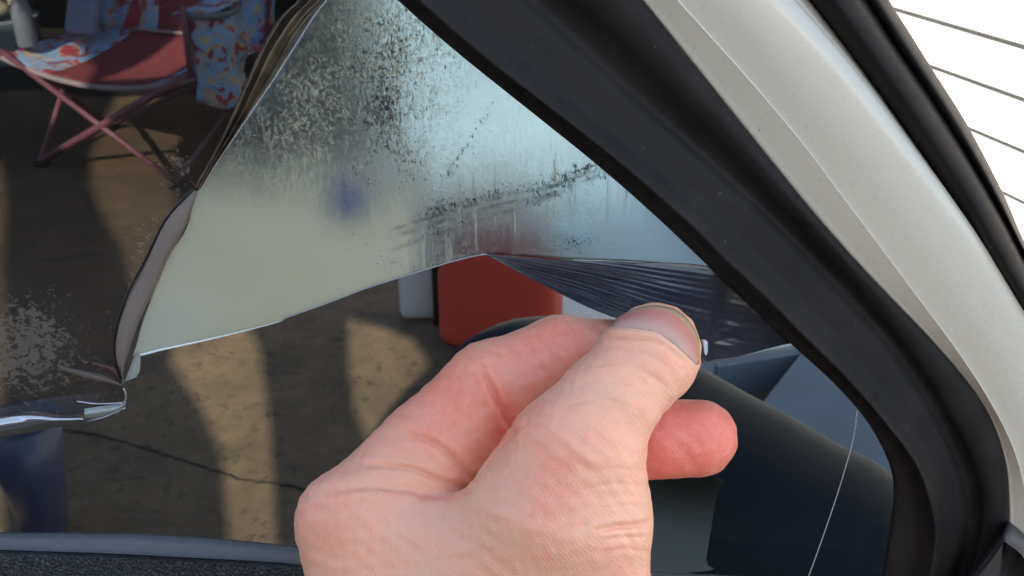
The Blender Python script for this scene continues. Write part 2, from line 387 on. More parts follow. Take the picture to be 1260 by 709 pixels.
# red fuel can
p = on_ground(617, 421); can = empty('fuel_can', p, 'red plastic fuel can standing on the concrete past the wing mirror', 'fuel can'); can.rotation_euler = (0, 0, R(-12))
MR = can.matrix_basis.copy()
def rounded_body(w, d, h, n=28, slope=.12):
    V = []; zs = []
    m = 16
    for j in range(m+1):
        z = h*j/m; e = min(z, h-z); rr = .045; k = 1 if e > rr else math.sqrt(max(0, 1-((rr-e)/rr)**2))
        ins = rr*(1-k)
        for i in range(n):
            a = 2*math.pi*i/n; ca, sa = math.cos(a), math.sin(a); ex = .38
            x = math.copysign(abs(ca)**ex, ca)*(w/2-ins); y = math.copysign(abs(sa)**ex, sa)*(d/2-ins)
            if z > h*.6: x += (-slope)*(z-h*.6)*(x/(w/2))
            V.append(MR @ Vector((x, y, z)))
    Fc = grid_faces(m+1, n, True)+[tuple(range(n))[::-1], tuple(range(m*n, (m+1)*n))]
    return mesh('body', V, Fc)
M_red = mat('red_plastic', (.60, .066, .045), .5); t = NT(M_red); t.bump(t.noise(t.coord(), 120, 3), .15, .003)
def rp(nm, me, m, par=None):
    o = obj(nm, me, m); o.parent = par or can; o.matrix_parent_inverse = MR.inverted(); return o
rp('body', rounded_body(.305, .18, .33), M_red)
rp('handle', tube('handle', [MR @ Vector(v) for v in [(-.08, 0, .315), (-.075, 0, .37), (-.02, 0, .395), (.05, 0, .39), (.085, 0, .36), (.09, 0, .315)]], .016, 10, 30), M_red)
rp('spout', tube('spout', [MR @ Vector(v) for v in [(.140, -.03, .22), (.168, -.03, .25), (.176, -.03, .30), (.180, -.03, .36)]], [.022, .022, .02, .018, .018, .017, .017, .016, .016, .016, .015, .014], 12, 12), mat('green_plastic', (.22, .62, .04), .4))
rp('collar', lathe('collar', [(.045, 0), (.048, .004), (.048, .024), (.04, .026)], MR @ Vector((.06, 0, .325)), 20), M_black)

# pale jug with dark strap
p = on_ground(528, 388); jg = empty('jug', p, 'pale translucent plastic jug with a dark strap left of the red fuel can', 'jug')
M_jug = mat('milky_plastic', (.62, .64, .66), .35)
bm = bmesh.new(); box(bm, p+Vector((-.018, 0, .12)), (.115, .11, .22), .022); obj('body', bm_mesh('body', bm, True), M_jug, jg)
bm = bmesh.new(); box(bm, p+Vector((.028, -.058, .12)), (.022, .008, .24), .002); obj('strap', bm_mesh('strap', bm), M_black, jg)
bm = bmesh.new(); box(bm, p+Vector((.062, -.01, .135)), (.034, .05, .19), .012); obj('handle', bm_mesh('handle', bm, True), M_jug, jg)
obj('cap', lathe('cap', [(.02, 0), (.022, .004), (.022, .026), (.016, .028)], p+Vector((-.018, 0, .23)), 18), mat('blue_cap', (.1, .16, .4), .4), jg)

# ------------------------------------------------------------------ car door
door = empty('car_door', on_glass(800, 760), 'open pearl white car door with black rubber seals around its window', 'car door')
G_ = [(330, -150), (400, -85), (490, 0), (570, 70), (720, 190), (800, 259), (870, 325), (930, 382), (975, 424), (1030, 475), (1070, 522), (1095, 570), (1101, 605), (1097, 650), (1088, 709), (1075, 790), (1065, 860)]
LI = [(360, -150), (430, -80), (520, 4), (600, 73), (750, 190), (844, 271), (889, 316), (934, 358), (990, 414), (1045, 469), (1094, 526), (1127, 571), (1143, 612), (1151, 648), (1150, 681), (1143, 715), (1130, 790), (1120, 860)]
GR = [(480, -160), (560, -85), (660, 2), (780, 113), (863, 187), (949, 267), (1030, 350), (1085, 410), (1125, 465), (1162, 530), (1183, 580), (1192, 630), (1186, 675), (1172, 720), (1155, 790), (1145, 860)]
MI = [(560, -160), (640, -75), (725, 4), (820, 97), (900, 180), (985, 272), (1060, 355), (1110, 415), (1150, 470), (1185, 532), (1206, 582), (1213, 625), (1208, 670), (1196, 715), (1180, 790), (1170, 860)]
OU = [(660, -160), (725, -80), (790, 0), (850, 75), (950, 200), (1010, 273), (1070, 340), (1147, 420), (1192, 473), (1220, 518), (1237, 571), (1241, 620), (1240, 665), (1230, 720), (1212, 790), (1200, 860)]
CR = [(700, -160), (765, -80), (833, 0), (913, 89), (984, 173), (1040, 247), (1091, 315), (1135, 374), (1178, 432), (1217, 492), (1247, 552), (1262, 612), (1266, 665), (1262, 725), (1250, 800), (1240, 860)]
P2 = [(840, -175), (908, -85), (980, 0), (1052, 84), (1119, 173), (1165, 235), (1204, 291), (1240, 350), (1270, 401), (1310, 480), (1340, 560), (1350, 640), (1350, 700), (1345, 760), (1335, 820), (1325, 880)]
P3 = [(858, -175), (925, -85), (996, 0), (1064, 90), (1128, 180), (1175, 250), (1211, 313), (1248, 372), (1280, 425), (1322, 500), (1352, 575), (1363, 645), (1363, 705), (1358, 765), (1348, 825), (1338, 885)]
S1 = [(945, -195), (1005, -95), (1067, 0), (1100, 52), (1144, 117), (1189, 188), (1233, 264), (1262, 320), (1300, 390), (1345, 480), (1375, 560), (1388, 640), (1390, 700), (1385, 765), (1375, 830), (1365, 890)]
S2 = [(985, -205), (1040, -95), (1094, 0), (1118, 38), (1146, 83), (1190, 153), (1234, 237), (1262, 300), (1310, 385), (1362, 480), (1395, 560), (1408, 640), (1410, 700), (1405, 765), (1395, 830), (1385, 890)]
def mid(a, b, f=.5, n=40):
    A, B = spline(a, n), spline(b, n); return [tuple(p) for p in A*(1-f)+B*f]
def gpart(nm, me, m, par=door): return obj(nm, me, m, par)
gpart('window_seal', loft('window_seal', [(G_, -1.0), (G_, 2.5), (mid(G_, LI, .55), 4.6), (mid(G_, LI, .86), 7.6), (LI, 9.2), (mid(LI, GR, .12), 8.3), (mid(LI, GR, .36), 6.0), (mid(LI, GR, .8), 4.6), (GR, 3.0), (mid(GR, MI, .5), 3.8), (MI, 6.2), (mid(MI, OU, .5), 7.0), (mid(MI, OU, .93), 6.4), (OU, 5.0), (OU, 2.0)], 5, 150), M_rubber)
gpart('window_frame', loft('window_frame', [(mid(OU, CR, -.05), 1.0), (OU, 5.0), (mid(OU, CR, .3), 6.0), (mid(OU, CR, .94), 7.75), (CR, 7.9), (mid(CR, P2, .05), 7.92), (mid(CR, P2, .45), 9.3), (mid(CR, P2, .8), 9.2), (mid(CR, P2, .96), 8.2), (P2, 7.4), (mid(P2, P3, .4), 6.6), (P3, 3.0), (P3, -2)], 5, 150), M_paint)
gpart('body_seal', loft('body_seal', [(P3, -1), (mid(P3, S1, .06), 5.5), (mid(P3, S1, .4), 9.5), (mid(P3, S1, .8), 8.0), (mid(P3, S1, .97), 4.0), (S1, 2.6)], 6, 150), M_rubber)
gpart('outer_lip', loft('outer_lip', [(mid(P3, S1, .985), 2.2), (mid(S1, S2, .1), 4.6), (mid(S1, S2, .5), 5.4), (mid(S1, S2, .9), 2.0), (S2, -2), (mid(S1, S2, .9), -8)], 6, 150), M_rubber)
gpart('seal_gap', loft('seal_gap', [(mid(MI, OU, .97), 5.2), (OU, 5.6), (mid(OU, CR, .05), 3.9)], 4, 150), mat('gap_black', (.008, .008, .008), .8))

# glass
def glass_mat():
    m = bpy.data.materials.new('tinted_glass'); m.use_nodes = True; t = NT(m); t.n.remove(t.b)
    tr = t.node('ShaderNodeBsdfTransparent'); tr.inputs[0].default_value = (.45, .485, .50, 1)
    gl = t.node('ShaderNodeBsdfGlossy'); gl.inputs['Roughness'].default_value = .02; gl.inputs[0].default_value = (1, 1, 1, 1)
    fr = t.node('ShaderNodeFresnel'); fr.inputs['IOR'].default_value = 1.33
    ge = t.node('ShaderNodeNewGeometry'); fk = t.math('MULTIPLY', fr.outputs[0], t.math('SUBTRACT', 1.0, ge.outputs['Backfacing'])); mx = t.node('ShaderNodeMixShader'); t.link(fk, mx.inputs[0]); t.link(tr.outputs[0], mx.inputs[1]); t.link(gl.outputs[0], mx.inputs[2]); t.link(mx.outputs[0], t.out.inputs[0]); return m
M_glass = glass_mat()
gp = [(x+14, y-8) for x, y in G_] + [(-260, 860), (-260, -150)]
gf = [on_glass(x, y) for x, y in gp]; gb = [v+Vector((0, .004, 0)) for v in gf]; n = len(gf)
gpart('window_glass', mesh('window_glass', gf+gb, [tuple(range(n)), tuple(range(n, 2*n))[::-1]]+[(i, n+i, n+(i+1) % n, (i+1) % n) for i in range(n)], False), M_glass)
sc = [on_glass(x, y, .0004) for x, y in spline([(1055, 505), (1050, 540), (1036, 590), (1018, 645), (995, 709), (970, 770)], 40)]
gpart('glass_line', tube('glass_line', sc, .00011, 5), mat('line_pale', (.55, .55, .55), .5))  # thin pale line drawn on the glass

# belt strip, door panel, corner trim
ST = [(-200, 650), (-60, 657), (0, 660), (120, 661), (220, 665), (330, 674), (420, 684), (600, 697), (800, 708), (1000, 720), (1200, 740)]
SB = [(-200, 666), (-60, 672), (0, 677), (120, 681), (220, 686), (330, 692), (420, 700), (600, 712), (800, 724), (1000, 738), (1200, 758)]
M_belt = mat('grey_felt_strip', (.10, .105, .11), .75); t = NT(M_belt); t.bump(t.noise(t.coord(), 2500, 2), .5, .0003)
gpart('belt_strip', loft('belt_strip', [(mid(ST, SB, -.3), -1), (mid(ST, SB, -.02), 1.6), (mid(ST, SB, .3), 3.0), (mid(ST, SB, .9), 4.2), (SB, 4.0), (mid(ST, SB, 1.15), 1)], 4), M_belt)
D1 = [(x, y+70) for x, y in SB]; D2 = [(x, y+190) for x, y in SB]
gpart('door_panel', loft('door_panel', [(mid(ST, SB, .96), 1), (mid(ST, SB, 1.12), 6), ([(x, y+14) for x, y in SB], 8), (D1, 12), (D2, 16)], 6), M_vinyl)
ct = [(1241, 640), (1258, 652), (1275, 670), (1285, 720), (1280, 860), (1130, 860), (1150, 775), (1190, 709), (1215, 676)]
def pillow(name, px, off0, off1, rings=6):
    c = np.mean(px, 0); P = spline(px+[px[0]], 70)[:-1]; V = []
    for k in range(rings):
        f = k/(rings-1); s = 1-.30*f**2; o = off0+(off1-off0)*math.sin(f*math.pi/2)
        V += [on_glass(*(c+(q-c)*s), o/1000) for q in P]
    n = len(P); Fc = [f[::-1] for f in grid_faces(rings, n, True)]
    V.append(on_glass(*c, off1/1000)); ci = len(V)-1; b = (rings-1)*n
    Fc += [(b+(i+1) % n, b+i, ci)[::-1] for i in range(n)]
    return mesh(name, V, Fc)
gpart('corner_trim', pillow('corner_trim', ct, 2, 13), mat('dark_grey_plastic', (.035, .034, .035), .5))

# wing mirror outside the glass
mt = spline([(548, 470), (552, 442), (575, 418), (620, 396), (665, 389), (710, 391), (770, 405), (830, 435), (870, 456), (920, 484), (975, 513), (1030, 545), (1072, 565), (1108, 592), (1150, 640), (1172, 720)], 70)
mb = spline([(548, 470), (556, 540), (575, 640), (600, 740), (640, 830), (720, 870), (820, 890), (900, 900), (1000, 890), (1100, 850), (1150, 790), (1172, 720)], 70)
V = []; seg = 28; mc = .46
for i in range(70):
    f = i/69; th = .055*math.sqrt(max(0, 1-abs(2*f-1)**3))
    a, b = mt[i], mb[i]
    for k in range(seg):
        q = 2*math.pi*k/seg; cy = math.copysign(abs(math.cos(q))**.75, math.cos(q)); sz = math.copysign(abs(math.sin(q))**.75, math.sin(q))
        p = (a+b)/2+(a-b)/2*cy; V.append(at_depth(p[0], p[1], mc+.02-th*sz+ .02*f))
wm = gpart('wing_mirror', mesh('wing_mirror', V, grid_faces(70, seg, True)), mat('dark_blue_paint', (.006, .011, .022), .45, spec=.22))
q = [(640, 586), (790, 584), (886, 588), (883, 620), (872, 690), (866, 705), (640, 712)]
P = spline(q+[q[0]], 80)[:-1]; c = np.mean(P, 0)
V = [at_depth(*x, .412) for x in P]+[at_depth(*(c+(x-c)*.97), .4035) for x in P]; n = len(P)
obj('mirror_glass', mesh('mirror_glass', V, [f[::-1] for f in grid_faces(2, n, True)]+[tuple(range(n, 2*n))], False), mat('smoky_mirror', (.07, .068, .065), .22, .9), wm)

# ------------------------------------------------------------------ tint film, left sheet
def film_mat(name, tr_col, grime):
    m = bpy.data.materials.new(name); m.use_nodes = True; t = NT(m); b = t.b
    b.inputs['Base Color'].default_value = (.03, .028, .027, 1); b.inputs['Roughness'].default_value = .12
    tr = t.node('ShaderNodeBsdfTransparent'); tr.inputs[0].default_value = (*tr_col, 1)
    mx = t.node('ShaderNodeMixShader'); c = t.coord()
    gl = t.node('ShaderNodeBsdfGlossy'); gl.inputs['Roughness'].default_value = .06
    fr = t.node('ShaderNodeFresnel'); fr.inputs['IOR'].default_value = 1.3
    nz = t.noise(c, 45, 4); bp = t.node('ShaderNodeBump'); bp.inputs['Strength'].default_value = .15; bp.inputs['Distance'].default_value = .002
    t.link(nz, bp.inputs['Height']); t.link(bp.outputs[0], gl.inputs['Normal'])
    df = t.node('ShaderNodeBsdfDiffuse'); df.inputs[0].default_value = (.30, .26, .22, 1)
    dt = t.node('ShaderNodeBsdfTranslucent'); dt.inputs[0].default_value = (.42, .36, .31, 1)
    ad = t.node('ShaderNodeMixShader', Fac=.5); t.link(df.outputs[0], ad.inputs[1]); t.link(dt.outputs[0], ad.inputs[2])
    at = t.attr('amount')
    n1 = t.noise(t.coord((1, 1, 1.3)), 520, 6, .72, .8); n2 = t.noise(c, 70, 3)
    k = t.math('ADD', t.math('MULTIPLY', at.outputs['Fac'], .30), t.math('MULTIPLY', t.math('SUBTRACT', n2, .5), .25))
    th = t.math('SUBTRACT', .74, k)
    sp = t.math('MULTIPLY', t.math('GREATER_THAN', n1, th), .45)
    sp = t.math('MULTIPLY', sp, t.ramp(at.outputs['Fac'], [(.02, 0), (.15, 1)]))
    base = t.math('ADD', .02, t.math('MULTIPLY', at.outputs['Fac'], .10))
    t.link(t.math('MAXIMUM', sp, base), mx.inputs[0]); t.link(tr.outputs[0], mx.inputs[1]); t.link(ad.outputs[0], mx.inputs[2])
    m2 = t.node('ShaderNodeMixShader'); t.link(fr.outputs[0], m2.inputs[0]); t.link(mx.outputs[0], m2.inputs[1]); t.link(gl.outputs[0], m2.inputs[2])
    t.link(m2.outputs[0], t.out.inputs[0]); return m
def set_attr(me, name, vals):
    a = me.attributes.new(name, 'FLOAT', 'POINT'); a.data.foreach_set('value', np.array(vals, np.float32))
def blob(x, y, cx, cy, rx, ry): return math.exp(-(((x-cx)/rx)**2+((y-cy)/ry)**2))
film = empty('tint_film', on_glass(60, 520), 'dark tint film still stuck to the left of the window, its torn edge curling', 'window film')
EDGE = [(470, -110), (430, -50), (402, 0), (387, 19), (337, 97), (288, 169), (246, 230), (232, 250), (206, 272), (180, 320), (155, 370), (143, 420), (146, 455), (152, 478), (152, 492)]
BOT = [(-260, 560), (-60, 533), (0, 523), (60, 515), (104, 507), (152, 492)]
er = spline(EDGE, 70); bl = spline(BOT, 70)
V = []; am = []; n = 70; m_ = 60
for i in range(n):
    ye = er[i, 1]; xe = er[i, 0]
    for j in range(m_):
        f = j/(m_-1); x = -260+(xe+260)*f
        yb = np.interp(x, bl[:, 0], bl[:, 1]); y = ye + (yb-er[-1, 1])*(i/(n-1))**6
        V.append(on_glass(x, y, .0006)); am.append(min(1, .95*blob(x, y, 25, 425, 105, 75)+.75*blob(x, y, 185, 330, 45, 85)+.35*blob(x, y, 225, 215, 40, 40)+.25*blob(x, y, 120, 480, 50, 20)))
me = mesh('film_sheet', V, grid_faces(n, m_)); set_attr(me, 'amount', am)
M_film = film_mat('dark_tint_film', (.48, .445, .43), True)
obj('film_sheet', me, M_film, film)
# folded edge at the top, curl below, rolled silver edge
def crumple(name, rails, amp, freq, n=120, sub=8, seed=0, along=1):
    me = loft(name, rails, sub, n); rng = np.random.default_rng(seed); k = (len(rails)-1)*sub+1
    co = np.empty(len(me.vertices)*3); me.vertices.foreach_get('co', co); co = co.reshape(-1, 3)
    ph = rng.uniform(0, 6.28, (14,)); fr = rng.uniform(.5, 1.6, (14, 2))
    U = np.repeat(np.linspace(0, 1, n), k); W = np.tile(np.linspace(0, 1, k), n); d = np.zeros(len(co))
    for a in range(14):
        q = ph[a]+U*freq*fr[a, 0]*along+W*freq*fr[a, 1]*(.5-rng.random()); d += (1-2*np.abs(((q/6.28) % 1)-.5)*2)*.35
    edge = np.sin(np.pi*W)**.4
    co[:, 1] -= d*amp*edge/2.2; co[:, 2] += d*amp*.4*edge/2.2
    me.vertices.foreach_set('co', co.ravel()); me.update(); return me
M_foldfilm = mat('folded_film', (.045, .034, .024), .30, spec=.8); t = NT(M_foldfilm); t.link(t.ramp(t.noise(t.coord((1, 1, 1)), 160, 3), [(.35, (.035, .027, .020)), (.7, (.16, .115, .07))]), t.b.inputs['Base Color'])
A0 = [(395, -100), (380, -30), (366, 0), (345, 20), (325, 52), (301, 105), (278, 157), (240, 230)]
A1 = [(455, -100), (418, -30), (402, 0), (387, 19), (337, 97), (288, 169), (265, 203), (246, 233)]
solidify(obj('folded_edge', crumple('folded_edge', [(A0, .3), (mid(A0, A1, .12), 5), (mid(A0, A1, .3), 2), (mid(A0, A1, .5), 4), (mid(A0, A1, .75), 1.5), (mid(A0, A1, .9), 2.6), (A1, 1.0)], .0028, 7, seed=3), M_foldfilm, film), .0002)
obj('torn_rim', tube('torn_rim', [on_glass(x, y, .0013) for x, y in spline(A1, 60)], .00016, 6), mat('torn_white', (.62, .60, .58), .35), film)
C0 = [(238, 234), (206, 269), (180, 320), (155, 370), (142, 425), (150, 472)]
C1 = [(243, 236), (228, 280), (207, 315), (192, 350), (170, 400), (153, 452), (151, 473)]
M_curl = mat('film_underside', (.19, .15, .125), .6, spec=.25); t = NT(M_curl); t.bump(t.noise(t.coord(), 900, 3), .15, .0004)
solidify(obj('curled_edge', crumple('curled_edge', [(C0, .5), (mid(C0, C1, .15), 1.5), (mid(C0, C1, .5), 2.3), (mid(C0, C1, .85), 2.0), (C1, 1.0)], .0008, 8, seed=5), M_curl, film), .0002)
obj('edge_line', tube('edge_line', [on_glass(x-1.5, y, .0008) for x, y in spline(C0, 50)], .0003, 6), mat('edge_dark', (.01, .008, .008), .4), film)
M_silver = mat('silvery_film', (.55, .55, .56), .14, .85); t = NT(M_silver)
RT = [(-200, 527), (-40, 516), (0, 511), (40, 507), (75, 510), (104, 512)]; RB = [(-200, 566), (-40, 545), (0, 537), (40, 531), (75, 525), (104, 519)]
solidify(obj('rolled_edge', crumple('rolled_edge', [(RT, .4), (mid(RT, RB, .2), 4), (mid(RT, RB, .5), 5.5), (mid(RT, RB, .8), 4), (RB, .6)], .0022, 9, n=160, seed=9, along=.8), M_silver, film), .0002)
TT = [(104, 503), (125, 500), (145, 497), (153, 493)]; TB = [(104, 516), (125, 513), (145, 508), (155, 499)]
obj('rolled_tab', crumple('rolled_tab', [(TT, 1.5), (mid(TT, TB, .5), 3.0), (TB, 1.2)], .0002, 5, n=40, seed=2), mat('pale_film_back', (.36, .38, .34), .3), film)
for a in ([(95, 494), (120, 497), (150, 496)], [(106, 519), (130, 513), (154, 502)], [(152, 478), (155, 486), (154, 497)]):
    obj('edge_glint', tube('edge_glint', [on_glass(x, y, .0028) for x, y in spline(a, 24)], .00022, 6), M_silver, film)
T1 = [(72, 450), (95, 455), (125, 461), (150, 472)]; T2 = [(74, 455), (100, 463), (128, 470), (150, 475)]
obj('fold_tongue', crumple('fold_tongue', [(T1, .8), (mid(T1, T2, .5), 2.4), (T2, .8)], .0005, 7, n=50, seed=12), M_curl, film)
T1 = [(112, 444), (128, 446), (142, 452), (150, 470)]; T2 = [(114, 450), (126, 455), (140, 462), (149, 472)]
obj('fold_tongue', crumple('fold_tongue', [(T1, 1), (mid(T1, T2, .5), 3), (T2, 1)], .0006, 9, n=50, seed=13), mat('reddish_film', (.10, .05, .04), .3), film)

# ------------------------------------------------------------------ cloudy adhesive left on the glass
def residue_mat():
    m = bpy.data.materials.new('cloudy_adhesive'); m.use_nodes = True; t = NT(m); t.n.remove(t.b); c = t.coord()
    am = t.attr('amount').outputs['Fac']; gr = t.attr('grain').outputs['Fac']
    n1 = t.noise(t.coord((1, 1, .7)), 1500, 4, .7, .5); n2 = t.noise(t.coord((1.0, 1, .05)), 900, 3, .6); n3 = t.noise(c, 34, 5, .65); n4 = t.noise(c, 130, 4, .65)
    g1 = t.math('MULTIPLY', t.ramp(n1, [(.49, 0), (.58, 1)]), 1.25); g2 = t.math('MULTIPLY', t.ramp(n2, [(.50, 0), (.68, 1)]), .38)
    g = t.math('MULTIPLY', t.math('MULTIPLY', t.math('ADD', g1, g2), gr), t.ramp(n4, [(.32, .35), (.62, 1.25)]))
    l = t.math('MULTIPLY', t.ramp(t.noise(t.coord((3.2, 1, .13)), 300, 3, .6), [(.58, 0), (.63, .9)]), t.attr('smear').outputs['Fac'])
    d = t.math('ADD', t.math('ADD', t.math('ADD', am, g), l), t.math('ADD', t.math('MULTIPLY', t.math('SUBTRACT', n3, .5), t.math('ADD', t.math('MULTIPLY', am, .55), .10)), t.math('MULTIPLY', t.math('SUBTRACT', n1, .5), t.math('MULTIPLY', am, .45))))
    n = t.node('ShaderNodeClamp'); t.link(d, n.inputs[0]); n.inputs[1].default_value = .04; n.inputs[2].default_value = .9; d = n.outputs[0]
    rf = t.node('ShaderNodeBsdfRefraction'); rf.inputs[0].default_value = (.77, .90, 1, 1); rf.inputs['IOR'].default_value = 1.35; rf.inputs['Roughness'].default_value = .28
    tr = t.node('ShaderNodeBsdfTransparent'); 
    df = t.node('ShaderNodeBsdfDiffuse'); df.inputs[0].default_value = (.72, .68, .54, 1)
    tl = t.node('ShaderNodeBsdfTranslucent'); tl.inputs[0].default_value = (.88, .86, .74, 1)
    ad = t.node('ShaderNodeMixShader', Fac=.65); t.link(df.outputs[0], ad.inputs[1]); t.link(tl.outputs[0], ad.inputs[2])
    lf = t.noise(c, 24, 3); t.link(t.ramp(lf, [(.35, (.86, .85, .66)), (.5, (.86, .86, .75)), (.65, (.80, .84, .82))]), tl.inputs[0])
    mx = t.node('ShaderNodeMixShader'); t.link(d, mx.inputs[0]); t.link(rf.outputs[0], mx.inputs[1]); t.link(ad.outputs[0], mx.inputs[2])
    # dark specks of leftover tint
    s1 = t.math('ADD', t.noise(t.coord((1, 1, .5)), 1900, 4, .7, .4), t.math('MULTIPLY', t.math('SUBTRACT', n4, .5), .28)); sk = t.attr('specks').outputs['Fac']
    th = t.math('SUBTRACT', .70, t.math('MULTIPLY', sk, .26)); f = t.math('MULTIPLY', t.math('MULTIPLY', t.math('GREATER_THAN', s1, th), .8), t.ramp(sk, [(.02, 0), (.10, 1)]))
    ln = t.math('MULTIPLY', t.attr('lines').outputs['Fac'], t.ramp(t.noise(t.coord((.5, 1, 1)), 420, 4, .7), [(.40, .0), (.60, .75)])); f = t.math('MAXIMUM', f, ln)
    dk = t.node('ShaderNodeBsdfDiffuse'); dk.inputs[0].default_value = (.03, .026, .025, 1)
    m2 = t.node('ShaderNodeMixShader'); t.link(f, m2.inputs[0]); t.link(mx.outputs[0], m2.inputs[1]); t.link(dk.outputs[0], m2.inputs[2])
    bp = t.node('ShaderNodeBump'); bp.inputs['Strength'].default_value = .12; bp.inputs['Distance'].default_value = .0003; t.link(t.math('ADD', n1, t.math('MULTIPLY', n4, 2.5)), bp.inputs['Height'])
    for q in (df, tl, rf): t.link(bp.outputs[0], q.inputs['Normal'])
    t.link(m2.outputs[0], t.out.inputs[0]); return m
LEFT = spline([(460, -110), (430, -50), (404, 0), (389, 19), (339, 97), (290, 169), (248, 230), (240, 240), (230, 280), (209, 315), (194, 350), (176, 395), (168, 425), (163, 438)], 200)
GE = spline(G_, 300)
RBOT = spline([(163, 438), (172, 437), (200, 430), (260, 417), (340, 397), (352, 391), (400, 374), (450, 355), (500, 339), (560, 321), (590, 314), (610, 313), (640, 315), (700, 319), (780, 322), (876, 329)], 300)
cols, rows = 220, 150
xs = np.r_[np.linspace(163.5, 460, 95), np.linspace(462, 875, 125)]
def top_y(x):
    a = np.interp(x, LEFT[::-1, 0], LEFT[::-1, 1]) if x < 460 else -1e9
    b = np.interp(x, GE[:200, 0], GE[:200, 1]); return max(a, b-3)
V = []; AT = {'amount': [], 'grain': [], 'specks': [], 'lines': [], 'smear': []}
def sm(a, b, x): x = min(1, max(0, (x-a)/(b-a))); return x*x*(3-2*x)
for x in xs:
    y0, y1 = top_y(x), np.interp(x, RBOT[:, 0], RBOT[:, 1]); y0 = min(y0, y1-.3)
    for j in range(rows):
        y = y0+(y1-y0)*j/(rows-1); V.append(on_glass(x, y, .0006))
        right = sm(500, 560, x+.1*(y-120))
        low = sm(180, 260, y)
        AT['amount'].append(.05*(1-right)+.06*blob(x, y, 400, 110, 90, 90)-.45*blob(x, y, 622, 300, 70, 22)-.4*blob(x, y, 694, 290, 24, 20)-.6*blob(x, y, 428, 252, 32, 36)+.85*sm(150, 290, y+.35*(300-x)*(x<300))*(1-right*.75)+.03*right+.05*blob(x, y, 430, 230, 80, 60))
        AT['grain'].append(.55*blob(x, y, 455, 90, 95, 130)++.36*blob(x, y, 330, 150, 110, 70)+.02*right+.05+.34*blob(x, y, 560, 320, 160, 40))
        la = 283-.30*(x-480)+7*math.sin(x*.021)*math.exp(-((x-690)/60)**2); lb = 318-.33*(x-450)
        AT['specks'].append(.62*blob(x, y, 465, 120, 70, 130)+.55*blob(x, y, 350, 50, 45, 40)+.42*blob(x, y, 300, 170, 70, 35)+.50*math.exp(-((y-la+6)/9)**2)*sm(470, 540, x)+.34*math.exp(-((y-lb+4)/8)**2)*sm(470, 520, x)+.07*right+.5*blob(x, y, 712, 298, 34, 10)+.30*blob(x, y, 545, 325, 80, 16)+.4*math.exp(-((x-585+.62*(y-160))/5)**2)*sm(120, 150, y)*(1-sm(210, 235, y)))
        AT['lines'].append((.8*math.exp(-((y-la)/2.2)**2)+.45*math.exp(-((y-la-9)/3)**2))*sm(470, 500, x)+.55*math.exp(-((y-lb)/2.4)**2)*sm(470, 500, x)*(1-sm(660, 720, x)))
        AT['smear'].append(.75*blob(x, y, 620, 262-.25*(x-620), 150, 45)+.25*blob(x, y, 480, 150, 40, 150))
nb = len(V); V += [v+Vector((0, .00045, 0)) for v in V]
Fc = [f[::-1] for f in grid_faces(len(xs), rows)]; Fc += [tuple(nb+i for i in f[::-1]) for f in Fc]
for i in range(len(xs)-1):
    for j in (0, rows-1):
        a, b = i*rows+j, (i+1)*rows+j; Fc.append((a, b, nb+b, nb+a) if j else (b, a, nb+a, nb+b))
for j in range(rows-1):
    for i in (0, len(xs)-1):
        a, b = i*rows+j, i*rows+j+1; Fc.append((a, b, nb+b, nb+a) if i == 0 else (b, a, nb+a, nb+b))
me = mesh('adhesive_layer', V, Fc)
for k, v in AT.items(): set_attr(me, k, v*2)
ah = empty('adhesive_layer', on_glass(400, 400), 'cloudy grey adhesive layer left bare across the middle of the window', 'adhesive')
obj('cloudy_sheet', me, residue_mat(), ah)
obj('bright_rim', tube('bright_rim', [on_glass(x, y, .001) for x, y in RBOT[(RBOT[:, 0] > 172) & (RBOT[:, 0] < 365)]], np.linspace(.00030, .00006, ((RBOT[:, 0] > 172) & (RBOT[:, 0] < 365)).sum()), 8), mat('rim_white', (.8, .82, .8), .2), ah)
obj('bright_rim', tube('bright_rim', [on_glass(x, y, .001) for x, y in RBOT[(RBOT[:, 0] > 343) & (RBOT[:, 0] < 600)]], .00014, 8), mat('rim_grey', (.35, .36, .36), .3), ah)
TL = [(166, 436), (160, 452), (153, 470)]; TR = [(173, 437), (172, 455), (168, 464)]
obj('torn_tab', loft('torn_tab', [(TL, 1.0), (mid(TL, TR, .5), 1.6), (TR, .8)], 4, 20), mat('pale_film_front', (.32, .34, .30), .35), ah)

